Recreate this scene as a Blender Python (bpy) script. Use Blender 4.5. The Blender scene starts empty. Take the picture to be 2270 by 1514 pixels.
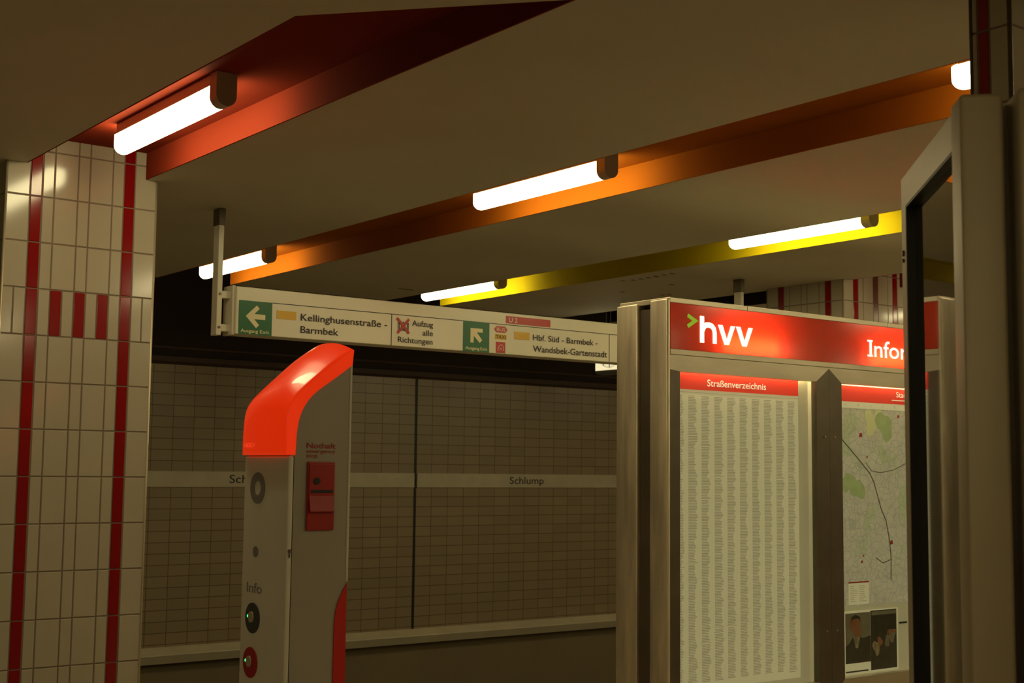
import bpy, bmesh, math, random
from mathutils import Matrix, Vector

random.seed(7)
SC = bpy.context.scene
COL = SC.collection
E0 = 1.65            # eye height above the platform; heights below are given from the eye
HC = 1.12            # suspended ceiling, from the eye

# ------------------------------------------------------------------ camera
cam_data = bpy.data.cameras.new('camera')
cam = bpy.data.objects.new('camera', cam_data)
COL.objects.link(cam)
SC.camera = cam
cam_data.sensor_width = 36.0
cam_data.sensor_fit = 'HORIZONTAL'
cam_data.lens = 2981.91 * 36.0 / 2270.0
cam_data.clip_start = 0.05
cam_data.clip_end = 200
cam_data.dof.use_dof = True
cam_data.dof.focus_distance = 4.6
cam_data.dof.aperture_fstop = 9.0
_a, _p, _r = math.radians(52.7349665), math.radians(5.47452239), math.radians(0.63763207)
_fw = Vector((math.cos(_a), math.sin(_a), 0))
_rt = Vector((math.sin(_a), -math.cos(_a), 0))
_up = Vector((0, 0, 1))
_F = _fw * math.cos(_p) + _up * math.sin(_p)
_U = -_fw * math.sin(_p) + _up * math.cos(_p)
_R2 = _rt * math.cos(_r) + _U * math.sin(_r)
_U2 = -_rt * math.sin(_r) + _U * math.cos(_r)
_m = Matrix((_R2, _U2, -_F)).transposed().to_4x4()
_m.translation = Vector((0, 0, E0))
cam.matrix_world = _m

# ------------------------------------------------------------------ world, exposure
world = bpy.data.worlds.new('station_air')
SC.world = world
world.use_nodes = True
world.node_tree.nodes['Background'].inputs[0].default_value = (1.0, 0.7, 0.35, 1)
world.node_tree.nodes['Background'].inputs[1].default_value = 0.004
SC.view_settings.view_transform = 'Standard'
SC.view_settings.look = 'None'
SC.view_settings.gamma = 1.0
SC.view_settings.use_curve_mapping = False
SC.view_settings.exposure = 0.0
LAMP_COLOR = (1.0, 0.86, 0.46)
LAMP_POWER = 21.0

# ------------------------------------------------------------------ materials
def mat(name, color, rough=0.5, metal=0.0, var=0.06, scale=6.0, emit=None, emit_s=0.0, aniso=0.0, coat=0.0, spec=0.5, bump=0.0, bscale=60.0, rot=0.0, stretch=None):
    m = bpy.data.materials.new(name)
    m.use_nodes = True
    nt = m.node_tree
    b = nt.nodes['Principled BSDF']
    tc = nt.nodes.new('ShaderNodeTexCoord')
    nz = nt.nodes.new('ShaderNodeTexNoise')
    nz.inputs['Scale'].default_value = scale
    nz.inputs['Detail'].default_value = 5
    if stretch:                                  # brushed or streaked along one direction
        mp = nt.nodes.new('ShaderNodeMapping')
        mp.inputs['Scale'].default_value = stretch
        nt.links.new(tc.outputs['Object'], mp.inputs['Vector'])
        nt.links.new(mp.outputs['Vector'], nz.inputs['Vector'])
    else:
        nt.links.new(tc.outputs['Object'], nz.inputs['Vector'])
    rp = nt.nodes.new('ShaderNodeValToRGB')
    lo = [c * (1 - var) for c in color]
    hi = [min(1, c * (1 + var)) for c in color]
    rp.color_ramp.elements[0].position = 0.3
    rp.color_ramp.elements[1].position = 0.7
    rp.color_ramp.elements[0].color = (*lo, 1)
    rp.color_ramp.elements[1].color = (*hi, 1)
    nt.links.new(nz.outputs['Fac'], rp.inputs['Fac'])
    nt.links.new(rp.outputs['Color'], b.inputs['Base Color'])
    b.inputs['Roughness'].default_value = rough
    b.inputs['Metallic'].default_value = metal
    b.inputs['Specular IOR Level'].default_value = spec
    b.inputs['Coat Weight'].default_value = coat
    b.inputs['Coat Roughness'].default_value = 0.03
    if aniso:
        b.inputs['Anisotropic'].default_value = aniso
        b.inputs['Anisotropic Rotation'].default_value = rot
        tg = nt.nodes.new('ShaderNodeTangent')
        tg.direction_type = 'RADIAL'
        tg.axis = 'Z'
        nt.links.new(tg.outputs['Tangent'], b.inputs['Tangent'])
    if bump:
        n2 = nt.nodes.new('ShaderNodeTexNoise')
        n2.inputs['Scale'].default_value = bscale
        nt.links.new(tc.outputs['Object'], n2.inputs['Vector'])
        bp = nt.nodes.new('ShaderNodeBump')
        bp.inputs['Strength'].default_value = bump
        bp.inputs['Distance'].default_value = 0.004
        nt.links.new(n2.outputs['Fac'], bp.inputs['Height'])
        nt.links.new(bp.outputs['Normal'], b.inputs['Normal'])
    if emit:
        b.inputs['Emission Color'].default_value = (*emit, 1)
        b.inputs['Emission Strength'].default_value = emit_s
    return m

def tile_wall_mat(name, tile, grout, w, h):
    m = mat(name, tile, rough=0.3)
    nt = m.node_tree
    b = nt.nodes['Principled BSDF']
    uv = nt.nodes.new('ShaderNodeUVMap')
    br = nt.nodes.new('ShaderNodeTexBrick')
    br.offset = 0.0
    br.inputs['Color1'].default_value = (*[c * 0.93 for c in tile], 1)
    br.inputs['Color2'].default_value = (*[c * 1.05 for c in tile], 1)
    br.inputs['Mortar'].default_value = (*grout, 1)
    br.inputs['Scale'].default_value = 1.0
    br.inputs['Mortar Size'].default_value = 0.0035
    br.inputs['Mortar Smooth'].default_value = 0.2
    br.inputs['Bias'].default_value = 0.0
    br.inputs['Brick Width'].default_value = w
    br.inputs['Row Height'].default_value = h
    nt.links.new(uv.outputs['UV'], br.inputs['Vector'])
    nt.links.new(br.outputs['Color'], b.inputs['Base Color'])
    bp = nt.nodes.new('ShaderNodeBump')
    bp.invert = True
    bp.inputs['Strength'].default_value = 0.4
    bp.inputs['Distance'].default_value = 0.002
    nt.links.new(br.outputs['Fac'], bp.inputs['Height'])
    nt.links.new(bp.outputs['Normal'], b.inputs['Normal'])
    return m

def emission_mat(name, color, s):
    m = bpy.data.materials.new(name)
    m.use_nodes = True
    nt = m.node_tree
    nt.nodes.remove(nt.nodes['Principled BSDF'])
    e = nt.nodes.new('ShaderNodeEmission')
    e.inputs[0].default_value = (*color, 1)
    e.inputs[1].default_value = s
    nt.links.new(e.outputs[0], nt.nodes['Material Output'].inputs[0])
    return m

def glass_mat(name, tint=(0.93, 0.96, 0.92)):
    m = bpy.data.materials.new(name)
    m.use_nodes = True
    nt = m.node_tree
    nt.nodes.remove(nt.nodes['Principled BSDF'])
    t = nt.nodes.new('ShaderNodeBsdfTransparent')
    t.inputs[0].default_value = (*tint, 1)
    g = nt.nodes.new('ShaderNodeBsdfGlossy')
    g.inputs['Roughness'].default_value = 0.02
    fr = nt.nodes.new('ShaderNodeFresnel')
    geo = nt.nodes.new('ShaderNodeNewGeometry')      # leaving the pane must not count as total reflection
    ior = nt.nodes.new('ShaderNodeMix')
    ior.inputs[2].default_value = 1.5
    ior.inputs[3].default_value = 1 / 1.5
    nt.links.new(geo.outputs['Backfacing'], ior.inputs[0])
    nt.links.new(ior.outputs[0], fr.inputs[0])
    mx = nt.nodes.new('ShaderNodeMixShader')
    nt.links.new(fr.outputs[0], mx.inputs[0])
    nt.links.new(t.outputs[0], mx.inputs[1])
    nt.links.new(g.outputs[0], mx.inputs[2])
    nt.links.new(mx.outputs[0], nt.nodes['Material Output'].inputs[0])
    return m

def acrylic_mat(name, color, glow, glow_s, trans=0.75):
    """Translucent sign acrylic: light from the tubes behind it comes through."""
    m = bpy.data.materials.new(name)
    m.use_nodes = True
    nt = m.node_tree
    nt.nodes.remove(nt.nodes['Principled BSDF'])
    tl = nt.nodes.new('ShaderNodeBsdfTranslucent')
    tl.inputs[0].default_value = (*color, 1)
    df = nt.nodes.new('ShaderNodeBsdfDiffuse')
    df.inputs[0].default_value = (*color, 1)
    gl = nt.nodes.new('ShaderNodeBsdfGlossy')
    gl.inputs['Roughness'].default_value = 0.12
    mx = nt.nodes.new('ShaderNodeMixShader')
    mx.inputs[0].default_value = trans
    nt.links.new(df.outputs[0], mx.inputs[1])
    nt.links.new(tl.outputs[0], mx.inputs[2])
    fr = nt.nodes.new('ShaderNodeFresnel')
    fr.inputs[0].default_value = 1.45
    m2 = nt.nodes.new('ShaderNodeMixShader')
    nt.links.new(fr.outputs[0], m2.inputs[0])
    nt.links.new(mx.outputs[0], m2.inputs[1])
    nt.links.new(gl.outputs[0], m2.inputs[2])
    em = nt.nodes.new('ShaderNodeEmission')
    em.inputs[0].default_value = (*glow, 1)
    em.inputs[1].default_value = glow_s
    ad = nt.nodes.new('ShaderNodeAddShader')
    nt.links.new(m2.outputs[0], ad.inputs[0])
    nt.links.new(em.outputs[0], ad.inputs[1])
    nt.links.new(ad.outputs[0], nt.nodes['Material Output'].inputs[0])
    return m

def map_mat(name):
    m = mat(name, (0.62, 0.55, 0.38), rough=0.6, var=.10, scale=12)
    nt = m.node_tree
    b = nt.nodes['Principled BSDF']
    tc = nt.nodes['Texture Coordinate']
    base = nt.nodes['Color Ramp'].outputs['Color']
    n = nt.nodes.new('ShaderNodeTexNoise'); n.inputs['Scale'].default_value = 5.5; n.inputs['Detail'].default_value = 3
    nt.links.new(tc.outputs['Object'], n.inputs['Vector'])
    r = nt.nodes.new('ShaderNodeValToRGB')
    r.color_ramp.elements[0].position = 0.55; r.color_ramp.elements[0].color = (0, 0, 0, 1)
    r.color_ramp.elements[1].position = 0.60; r.color_ramp.elements[1].color = (1, 1, 1, 1)
    nt.links.new(n.outputs['Fac'], r.inputs['Fac'])
    mx = nt.nodes.new('ShaderNodeMixRGB'); mx.inputs[2].default_value = (0.52, 0.53, 0.28, 1)
    nt.links.new(r.outputs['Color'], mx.inputs[0]); nt.links.new(base, mx.inputs[1])
    last = mx.outputs[0]
    for sc, wd, col in ((28, 0.05, (0.30, 0.27, 0.20, 1)), (75, 0.09, (0.46, 0.43, 0.33, 1))):
        v = nt.nodes.new('ShaderNodeTexVoronoi'); v.feature = 'DISTANCE_TO_EDGE'; v.inputs['Scale'].default_value = sc
        nt.links.new(tc.outputs['Object'], v.inputs['Vector'])
        q = nt.nodes.new('ShaderNodeMath'); q.operation = 'LESS_THAN'; q.inputs[1].default_value = wd
        nt.links.new(v.outputs['Distance'], q.inputs[0])
        k = nt.nodes.new('ShaderNodeMath'); k.operation = 'MULTIPLY'; k.inputs[1].default_value = 0.40
        nt.links.new(q.outputs[0], k.inputs[0])
        x = nt.nodes.new('ShaderNodeMixRGB'); x.inputs[2].default_value = col
        nt.links.new(k.outputs[0], x.inputs[0]); nt.links.new(last, x.inputs[1])
        last = x.outputs[0]
    nt.links.new(last, b.inputs['Base Color'])
    nt.links.new(last, b.inputs['Emission Color'])      # emission lifts the print, standing in for light falling on it
    b.inputs['Emission Strength'].default_value = 0.24
    return m

M = dict(
    ceiling=mat('ceiling_paint', (0.60, 0.57, 0.46), 0.7, var=0.05, scale=1.5),
    red=mat('red_lining', (0.21, 0.025, 0.009), 0.85, spec=0.06, var=0.05, scale=2),
    orange=mat('orange_lining', (0.35, 0.095, 0.004), 0.85, spec=0.06, var=0.05, scale=2),
    yellow=mat('yellow_lining', (0.45, 0.35, 0.004), 0.85, spec=0.06, var=0.05, scale=2),
    tile=mat('white_glazed_tile', (0.44, 0.40, 0.31), 0.12, var=0.03, scale=3),
    redtile=mat('red_glazed_tile', (0.25, 0.003, 0.004), 0.12, var=0.05, scale=3),
    browntile=mat('brown_glazed_tile', (0.16, 0.06, 0.045), 0.15, var=0.05, scale=3),
    grout=mat('grey_grout', (0.20, 0.15, 0.11), 0.9),
    floor=mat('platform_paving', (0.46, 0.39, 0.29), 0.6, var=0.12, scale=3, bump=0.2),
    bed=mat('track_bed', (0.05, 0.04, 0.035), 0.9, var=0.3, scale=8, bump=0.6, bscale=15),
    wall=tile_wall_mat('track_wall_tile', (0.37, 0.30, 0.20), (0.16, 0.115, 0.07), 0.178, 0.0882),
    plaster=mat('track_wall_plaster', (0.29, 0.235, 0.14), 0.85, var=0.08, scale=1.5, bump=0.2),
    dark=mat('dark_brown_paint', (0.035, 0.018, 0.012), 0.7),
    cornice=mat('cornice_paint', (0.085, 0.05, 0.035), 0.6),
    ledge=mat('ledge_enamel', (0.85, 0.78, 0.58), 0.5),
    band=mat('name_band_enamel', (0.64, 0.59, 0.45), 0.35),
    black=mat('black_rubber', (0.012, 0.010, 0.009), 0.5),
    ink=mat('dark_lettering', (0.022, 0.014, 0.024), 0.6),
    housing=mat('lamp_housing', (0.55, 0.50, 0.42), 0.45),
    cap=mat('lamp_end_cap', (0.40, 0.36, 0.29), 0.45),
    tube=emission_mat('lamp_diffuser', LAMP_COLOR, LAMP_POWER),
    steel=mat('brushed_steel', (0.64, 0.58, 0.45), 0.38, 0.7, var=0.16, scale=9, stretch=(.25, 1, 1), aniso=0.6),
    steelv=mat('brushed_steel_upright', (0.68, 0.62, 0.47), 0.38, 0.7, var=0.28, scale=11, stretch=(1.6, 1.6, .22), aniso=0.6, rot=0.25),
    steeldark=mat('grey_frame_metal', (0.16, 0.135, 0.10), 0.4, 0.7, var=0.12, scale=7),
    alu=mat('satin_aluminium', (0.52, 0.46, 0.33), 0.42, 0.55, var=0.06, scale=4),
    signwhite=mat('sign_enamel', (0.74, 0.70, 0.56), 0.28, var=0.02),
    green=mat('sign_green', (0.012, 0.13, 0.045), 0.3),
    signyellow=mat('sign_yellow', (0.70, 0.42, 0.03), 0.4),
    signred=mat('sign_red', (0.48, 0.035, 0.03), 0.35),
    arrow=mat('arrow_cream', (0.78, 0.70, 0.42), 0.5),
    pole=mat('pole_white', (0.66, 0.62, 0.50), 0.4),
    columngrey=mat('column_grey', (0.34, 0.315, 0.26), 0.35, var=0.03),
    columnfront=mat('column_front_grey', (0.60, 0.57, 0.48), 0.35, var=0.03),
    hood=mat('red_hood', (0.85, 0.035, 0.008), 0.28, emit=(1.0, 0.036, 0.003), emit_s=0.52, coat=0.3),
    colred=mat('column_red', (0.55, 0.015, 0.008), 0.4),
    boxred=mat('alarm_red', (0.34, 0.012, 0.008), 0.4),
    ring=mat('grey_ring', (0.22, 0.21, 0.19), 0.5),
    darkbtn=mat('dark_button', (0.05, 0.05, 0.05), 0.4),
    brass=mat('button_metal', (0.62, 0.55, 0.36), 0.3, 0.5),
    led=emission_mat('green_led', (0.03, 1.0, 0.22), 3.0),
    headerred=acrylic_mat('backlit_red_acrylic', (0.85, 0.17, 0.075), (1.0, 0.04, 0.006), 0.03),
    headerwhite=emission_mat('backlit_white_letter', (1.0, 0.86, 0.66), 1.5),
    headergreen=emission_mat('backlit_green_mark', (0.30, 0.50, 0.03), 0.75),
    signtube=emission_mat('sign_tube', (1.0, 0.86, 0.58), 260.0),
    striptube=emission_mat('case_strip_light', (1.0, 0.82, 0.5), 45.0),
    paper=mat('poster_paper', (0.70, 0.68, 0.56), 0.6, var=0.02, emit=(1, .83, .47), emit_s=.23),  # poster sheets, prints and board glow in place of light on them
    posterred=mat('poster_red', (0.62, 0.035, 0.02), 0.5, emit=(1, .05, .02), emit_s=.34),
    postertext=mat('poster_small_print', (0.42, 0.39, 0.32), 0.7, emit=(1, .83, .47), emit_s=.12),
    postercream=mat('poster_white', (0.85, 0.82, 0.72), 0.6, emit=(1, .86, .6), emit_s=.45),
    board=mat('display_board', (0.62, 0.57, 0.42), 0.6, emit=(1, .84, .48), emit_s=.12),
    citymap=map_mat('city_map_print'),
    mapgreen=mat('map_park', (0.36, 0.43, 0.20), 0.6, var=0.15, scale=20, emit=(.42, .44, .16), emit_s=.24),
    mappale=mat('map_field', (0.62, 0.60, 0.32), 0.6, emit=(.66, .58, .24), emit_s=.24),
    mapline=mat('map_railway', (0.20, 0.18, 0.14), 0.6),
    mapred=mat('map_red', (0.60, 0.04, 0.03), 0.6),
    photodark=mat('photo_dark', (0.035, 0.028, 0.024), 0.5, var=0.6, scale=25),
    photogrey=mat('photo_grey', (0.30, 0.27, 0.24), 0.5, var=0.2, scale=14),
    photoskin=mat('photo_skin', (0.40, 0.16, 0.09), 0.5, var=0.15, scale=20),
    photolight=mat('photo_light', (0.42, 0.36, 0.26), 0.5, var=0.4, scale=40),
    glass=glass_mat('case_glass'),
    darkglass=mat('dark_tinted_glass', (0.020, 0.016, 0.011), 0.02, coat=1.0, spec=0.6, var=0.02),
    cappaint=mat('frame_paint', (0.40, 0.34, 0.23), 0.45, 0.25, var=0.05, scale=5),
    clockface=emission_mat('clock_face_light', (1.0, 0.86, 0.50), 0.95),
    clockcase=mat('clock_case', (0.07, 0.065, 0.055), 0.35),
    wire=mat('steel_wire', (0.5, 0.47, 0.4), 0.4, 0.6),
)

# ------------------------------------------------------------------ builders
class MB:
    """Collects shapes; build() links them as ONE mesh object. Heights (z) are from the eye unless raw."""
    def __init__(self):
        self.bm = bmesh.new()
        self.mats = []
    def mi(self, m):
        if m not in self.mats:
            self.mats.append(m)
        return self.mats.index(m)
    def face(self, pts, m, smooth=False):
        f = self.bm.faces.new([self.bm.verts.new(p) for p in pts])
        f.material_index = self.mi(m)
        f.smooth = smooth
        return f
    def box(self, x0, x1, y0, y1, z0, z1, m, bevel=0.0, seg=2):
        b = bmesh.new()
        bmesh.ops.create_cube(b, size=1.0)
        for v in b.verts:
            v.co = Vector((x0 + (v.co.x + .5) * (x1 - x0), y0 + (v.co.y + .5) * (y1 - y0), z0 + (v.co.z + .5) * (z1 - z0)))
        if bevel:
            bmesh.ops.bevel(b, geom=b.edges[:], offset=bevel, segments=seg, affect='EDGES', profile=0.5, clamp_overlap=True)
        self.merge(b, m, bevel > 0 and seg > 2)
    def merge(self, b, m, smooth=False):
        i = self.mi(m)
        vs = {v: self.bm.verts.new(v.co) for v in b.verts}
        for f in b.faces:
            try:
                g = self.bm.faces.new([vs[v] for v in f.verts])
                g.material_index = i
                g.smooth = smooth
            except ValueError:
                pass
        b.free()
    def prism(self, pts, d, m, smooth=False):
        """pts: 3D polygon; d: extrusion vector."""
        d = Vector(d)
        a = [self.bm.verts.new(p) for p in pts]
        c = [self.bm.verts.new(Vector(p) + d) for p in pts]
        i = self.mi(m)
        n = len(pts)
        fs = [self.bm.faces.new(a), self.bm.faces.new(c[::-1])]
        for k in range(n):
            f = self.bm.faces.new((a[k], c[k], c[(k + 1) % n], a[(k + 1) % n]))
            f.smooth = smooth
            fs.append(f)
        for f in fs:
            f.material_index = i
    def cyl(self, p0, p1, r, m, n=20, r1=None):
        p0, p1 = Vector(p0), Vector(p1)
        ax = (p1 - p0).normalized()
        u = ax.orthogonal().normalized()
        w = ax.cross(u)
        r1 = r if r1 is None else r1
        i = self.mi(m)
        A = [self.bm.verts.new(p0 + (u * math.cos(t) + w * math.sin(t)) * r) for t in [2 * math.pi * k / n for k in range(n)]]
        B = [self.bm.verts.new(p1 + (u * math.cos(t) + w * math.sin(t)) * r1) for t in [2 * math.pi * k / n for k in range(n)]]
        for k in range(n):
            f = self.bm.faces.new((A[k], A[(k + 1) % n], B[(k + 1) % n], B[k]))
            f.smooth = True
            f.material_index = i
        for c in (A[::-1], B):
            f = self.bm.faces.new(c)
            f.material_index = i
    def build(self, name, parent=None, loc=None, raw=False):
        if not raw:
            for v in self.bm.verts:
                v.co.z += E0
        bmesh.ops.recalc_face_normals(self.bm, faces=self.bm.faces[:])
        if loc is not None:
            L = Vector(loc)
            for v in self.bm.verts:
                v.co -= L
        me = bpy.data.meshes.new(name)
        self.bm.to_mesh(me)
        self.bm.free()
        for m in self.mats:
            me.materials.append(m)
        o = bpy.data.objects.new(name, me)
        COL.objects.link(o)
        if loc is not None:
            o.location = L
        if parent:
            o.parent = parent
            o.matrix_parent_inverse = Matrix.Identity(4)
            if loc is not None:
                o.location = L - parent_world(parent)
            else:
                for v in me.vertices:
                    v.co -= parent_world(parent)
        return o

def parent_world(p):
    v = Vector((0, 0, 0))
    while p:
        v += p.location
        p = p.parent
    return v

def thing(name, loc, label, cat, group=None):
    o = bpy.data.objects.new(name, None)
    o.empty_display_size = 0.1
    COL.objects.link(o)
    o.location = loc
    o['label'] = label
    o['category'] = cat
    if group:
        o['group'] = group
    return o

def tag(o, label, cat, group=None):
    o['label'] = label
    o['category'] = cat
    if group:
        o['group'] = group
    return o

def struct(o):
    o['kind'] = 'structure'
    return o

_font_cache = {}
def glyphs(s, bold=0.0):
    """Text as flat mesh data in font units."""
    key = (s, bold)
    if key in _font_cache:
        return _font_cache[key]
    cu = bpy.data.curves.new('lettering', 'FONT')
    cu.body = s
    cu.offset = bold
    cu.resolution_u = 4
    cu.fill_mode = 'BOTH'
    ob = bpy.data.objects.new('lettering', cu)
    COL.objects.link(ob)
    dg = bpy.context.evaluated_depsgraph_get()
    me = bpy.data.meshes.new_from_object(ob.evaluated_get(dg))
    vs = [v.co.copy() for v in me.vertices]
    fs = [list(p.vertices) for p in me.polygons]
    bpy.data.objects.remove(ob)
    bpy.data.curves.remove(cu)
    bpy.data.meshes.remove(me)
    _font_cache[key] = (vs, fs)
    return vs, fs

def text(mb, s, org, xd, width, cap, m, bold=0.0, fit=None, up=(0, 0, 1)):
    """Lay the words s from org along xd, width metres wide (of the part named in fit), capitals cap high."""
    vs, fs = glyphs(s, bold)
    fv, _ = glyphs(fit or s, bold)
    hv, _ = glyphs('H', bold)
    x0 = min(v.x for v in vs)
    sx = width / (max(v.x for v in fv) - min(v.x for v in fv))
    hb = min(v.y for v in hv)
    sy = cap / (max(v.y for v in hv) - hb)
    org, xd, up = Vector(org), Vector(xd), Vector(up)
    i = mb.mi(m)
    nv = [mb.bm.verts.new(org + xd * ((v.x - x0) * sx) + up * ((v.y - hb) * sy)) for v in vs]
    for f in fs:
        try:
            g = mb.bm.faces.new([nv[k] for k in f])
            g.material_index = i
        except ValueError:
            pass

def stroke(mb, pts, w, y, m, d=0.002, close=False):
    """A polyline of width w in the X-Z plane at depth y (front towards -Y)."""
    P = [Vector((p[0], 0, p[1])) for p in pts]
    n = len(P)
    L, Rr = [], []
    for k in range(n):
        t = Vector()
        if k > 0:
            t += (P[k] - P[k - 1]).normalized()
        if k < n - 1:
            t += (P[k + 1] - P[k]).normalized()
        t.normalize()
        nn = Vector((-t.z, 0, t.x))
        sc = 1.0
        if 0 < k < n - 1:
            c = nn.dot(Vector((-(P[k + 1] - P[k]).normalized().z, 0, (P[k + 1] - P[k]).normalized().x)))
            sc = 1.0 / max(c, 0.4)
        L.append(P[k] + nn * w / 2 * sc)
        Rr.append(P[k] - nn * w / 2 * sc)
    for k in range(n - 1):
        q = [L[k], L[k + 1], Rr[k + 1], Rr[k]]
        mb.prism([(v.x, y, v.z) for v in q], (0, d, 0), m)

# ------------------------------------------------------------------ the setting
Y_END = 7.60        # where the suspended ceiling stops, above the platform edge
Y_WALL = 10.20      # wall across the track
YB = -4.0
COVES = [(-4.76, -4.29, 'orange', YB), (-3.19, -2.72, 'yellow', YB), (-1.61, -1.14, 'red', YB), (-0.04, 0.43, 'orange', YB), (1.535, 2.003, 'red', 2.39), (3.12, 3.60, 'orange', YB), (4.72, 5.165, 'yellow', YB), (6.228, 6.70, 'red', YB), (7.80, 8.27, 'orange', YB), (9.38, 9.85, 'yellow', YB), (10.95, 11.42, 'red', YB)]
CT = 1.225          # top of the coves
mb = MB()
edges = [-6.0]
for x0, x1, c, ye in COVES:
    edges += [x0, x1]
edges.append(13.0)
polys = []
# panel strips between coves; where a cove stops short its end is mitred at 45 degrees
for k in range(0, len(edges), 2):
    a, b = edges[k], edges[k + 1]
    polys.append([(a, YB), (b, YB), (b, Y_END), (a, Y_END)])
for x0, x1, c, ye in COVES:
    if ye > YB:
        w = x1 - x0
        polys.append([(x0, YB), (x1, YB), (x1, ye), (x0, ye + w * 1.14)])
for q in polys:
    mb.prism([(x, y, HC) for x, y in q], (0, 0, 0.13), M['ceiling'])
ceiling = struct(mb.build('ceiling'))
for (x, y, lx, ly) in [(5.275, 5.86, .030, .013), (5.300, 5.80, .028, .013), (5.300, 5.735, .026, .016), (5.300, 5.671, .026, .016), (5.300, 5.605, .030, .013), (5.290, 5.527, .026, .011), (5.290, 5.464, .032, .012), (5.602, 5.79, .032, .012), (5.607, 6.231, .030, .016), (5.885, 6.534, .03, .012), (5.886, 6.171, .026, .009), (5.916, 6.135, .026, .009), (4.52, 7.045, .10, .012)]:
    h = MB()
    lx, ly = lx * 1.35, ly * 1.8
    h.prism([(x - lx / 2, y - ly / 2, HC - 0.001), (x + lx * .4, y - ly / 2, HC - 0.001), (x + lx / 2, y + ly * .3, HC - 0.001), (x - lx * .3, y + ly / 2, HC - 0.001)], (0, 0, 0.002), M['black'])
    h.build('hole', ceiling)
n = 1
for x0, x1, c, ye in COVES:
    mb = MB()
    t = 0.006
    w = x1 - x0
    ya = ye
    yn = ya + (w * 1.14 if ye > YB else 0)
    def lining(y0, y1, y0b, mm):
        mb.prism([(x0, y0, CT), (x1, y0b, CT), (x1, y1, CT), (x0, y1, CT)], (0, 0, t), mm)
        mb.prism([(x0, y0, HC), (x0, y1, HC), (x0 + t, y1, HC), (x0 + t, y0 - t * (y0 != y0b), HC)], (0, 0, CT - HC), mm)
        mb.prism([(x1, y0b, HC), (x1, y1, HC), (x1 - t, y1, HC), (x1 - t, y0b + t * (y0 != y0b), HC)], (0, 0, CT - HC), mm)
    mm = M[c]
    if 6 < x0 < 7:                            # beyond the pillar a dark lining stands in for the black void
        lining(ya, 5.5, ya, mm)
        lining(5.5, Y_END, 5.5, M['dark'])
    else:
        lining(yn, Y_END, ya, mm)
    mb.prism([(x0, yn, HC), (x1, ya, HC), (x1, ya + t, HC), (x0, yn + t, HC)], (0, 0, CT - HC), mm)
    struct(mb.build('trim_%d' % n))
    n += 1

mb = MB(); mb.box(-7, 14, -4.2, 7.55, -E0 - 0.2, -E0, M['floor']); struct(mb.build('floor'))
mb = MB(); mb.box(-12, 26, 7.3, 10.4, -E0 - 1.4, -E0 - 1.15, M['bed']); struct(mb.build('floor_track'))
mb = MB(); mb.box(-12, 26, 7.45, 7.55, -E0 - 1.15, -E0 - 0.2, M['plaster']); struct(mb.build('wall_platform'))
mb = MB(); mb.box(-7.2, 14.2, -4.3, -4.1, -E0, HC + .3, M['plaster']); struct(mb.build('wall_rear'))
mb = MB(); mb.box(-7.2, -7.0, -4.2, 7.5, -E0, HC + .3, M['plaster']); struct(mb.build('wall_left'))
mb = MB(); mb.box(14.0, 14.2, -4.2, 7.5, -E0, HC + .3, M['plaster']); struct(mb.build('wall_right'))
mb = MB(); mb.box(-12, 26, Y_END + 0.02, 10.5, 1.62, 1.72, M['dark']); mb.box(-12, 26, Y_END + .001, Y_END + 0.05, HC + .14, 1.72, M['dark']); struct(mb.build('ceiling_tunnel'))

# wall across the track: tiles, painted dark above, plaster below
SEAM = 6.682
mb = MB()
def uvquad(x0, x1, z0, z1, zo):
    f = mb.face([(x0, Y_WALL, z0), (x1, Y_WALL, z0), (x1, Y_WALL, z1), (x0, Y_WALL, z1)], M['wall'])
    uvl = mb.bm.loops.layers.uv.verify()
    for l in f.loops:
        l[uvl].uv = (l.vert.co.x - SEAM + 178 * .178, l.vert.co.z - zo + 100 * .0882)
uvquad(-12, 26, -0.10, 0.84, -0.0405)
uvquad(-12, 26, -1.47, -0.10, -0.158)
mb.box(-12, 26, Y_WALL, Y_WALL + .1, -E0 - 1.2, -1.47, M['plaster'])
mb.box(-12, 26, Y_WALL, Y_WALL + .1, 0.84, 1.65, M['dark'])
wall = struct(mb.build('wall_track'))
mb = MB(); mb.box(SEAM - .013, SEAM + .013, Y_WALL - .003, Y_WALL + .001, -1.47, 0.83, M['black']); mb.build('joint', wall)
mb = MB()
mb.prism([(-12, Y_WALL, .815), (-12, Y_WALL - .07, .835), (-12, Y_WALL - .07, .875), (-12, Y_WALL, .885)], (38, 0, 0), M['cornice'])
mb.prism([(-12, Y_WALL, .94), (-12, Y_WALL - .03, .94), (-12, Y_WALL - .03, .955), (-12, Y_WALL, .955)], (38, 0, 0), M['cornice'])
struct(mb.build('trim_%d' % n)); n += 1
mb = MB()
mb.prism([(-12, Y_WALL, -1.412), (-12, Y_WALL - .125, -1.456), (-12, Y_WALL - .127, -1.462), (-12, Y_WALL - .085, -1.530), (-12, Y_WALL, -1.532)], (38, 0, 0), M['ledge'])
struct(mb.build('trim_%d' % n)); n += 1

# station name band on the track wall
band = thing('name_band', (8, Y_WALL - .01, E0 - .1), 'pale enamel band lettered Schlump along the tiled track wall', 'sign')
mb = MB(); mb.box(-12, SEAM - .016, Y_WALL - .014, Y_WALL - .004, -0.161, -0.035, M['band']); mb.box(SEAM + .016, 26, Y_WALL - .014, Y_WALL - .004, -0.161, -0.035, M['band']); mb.build('strip', band)
for x in (4.865, 7.741):
    mb = MB(); text(mb, 'Schlump', (x, Y_WALL - .0155, -0.1275), (1, 0, 0), 0.41, 0.066, M['ink'], 0.004); mb.build('lettering', band)

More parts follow.
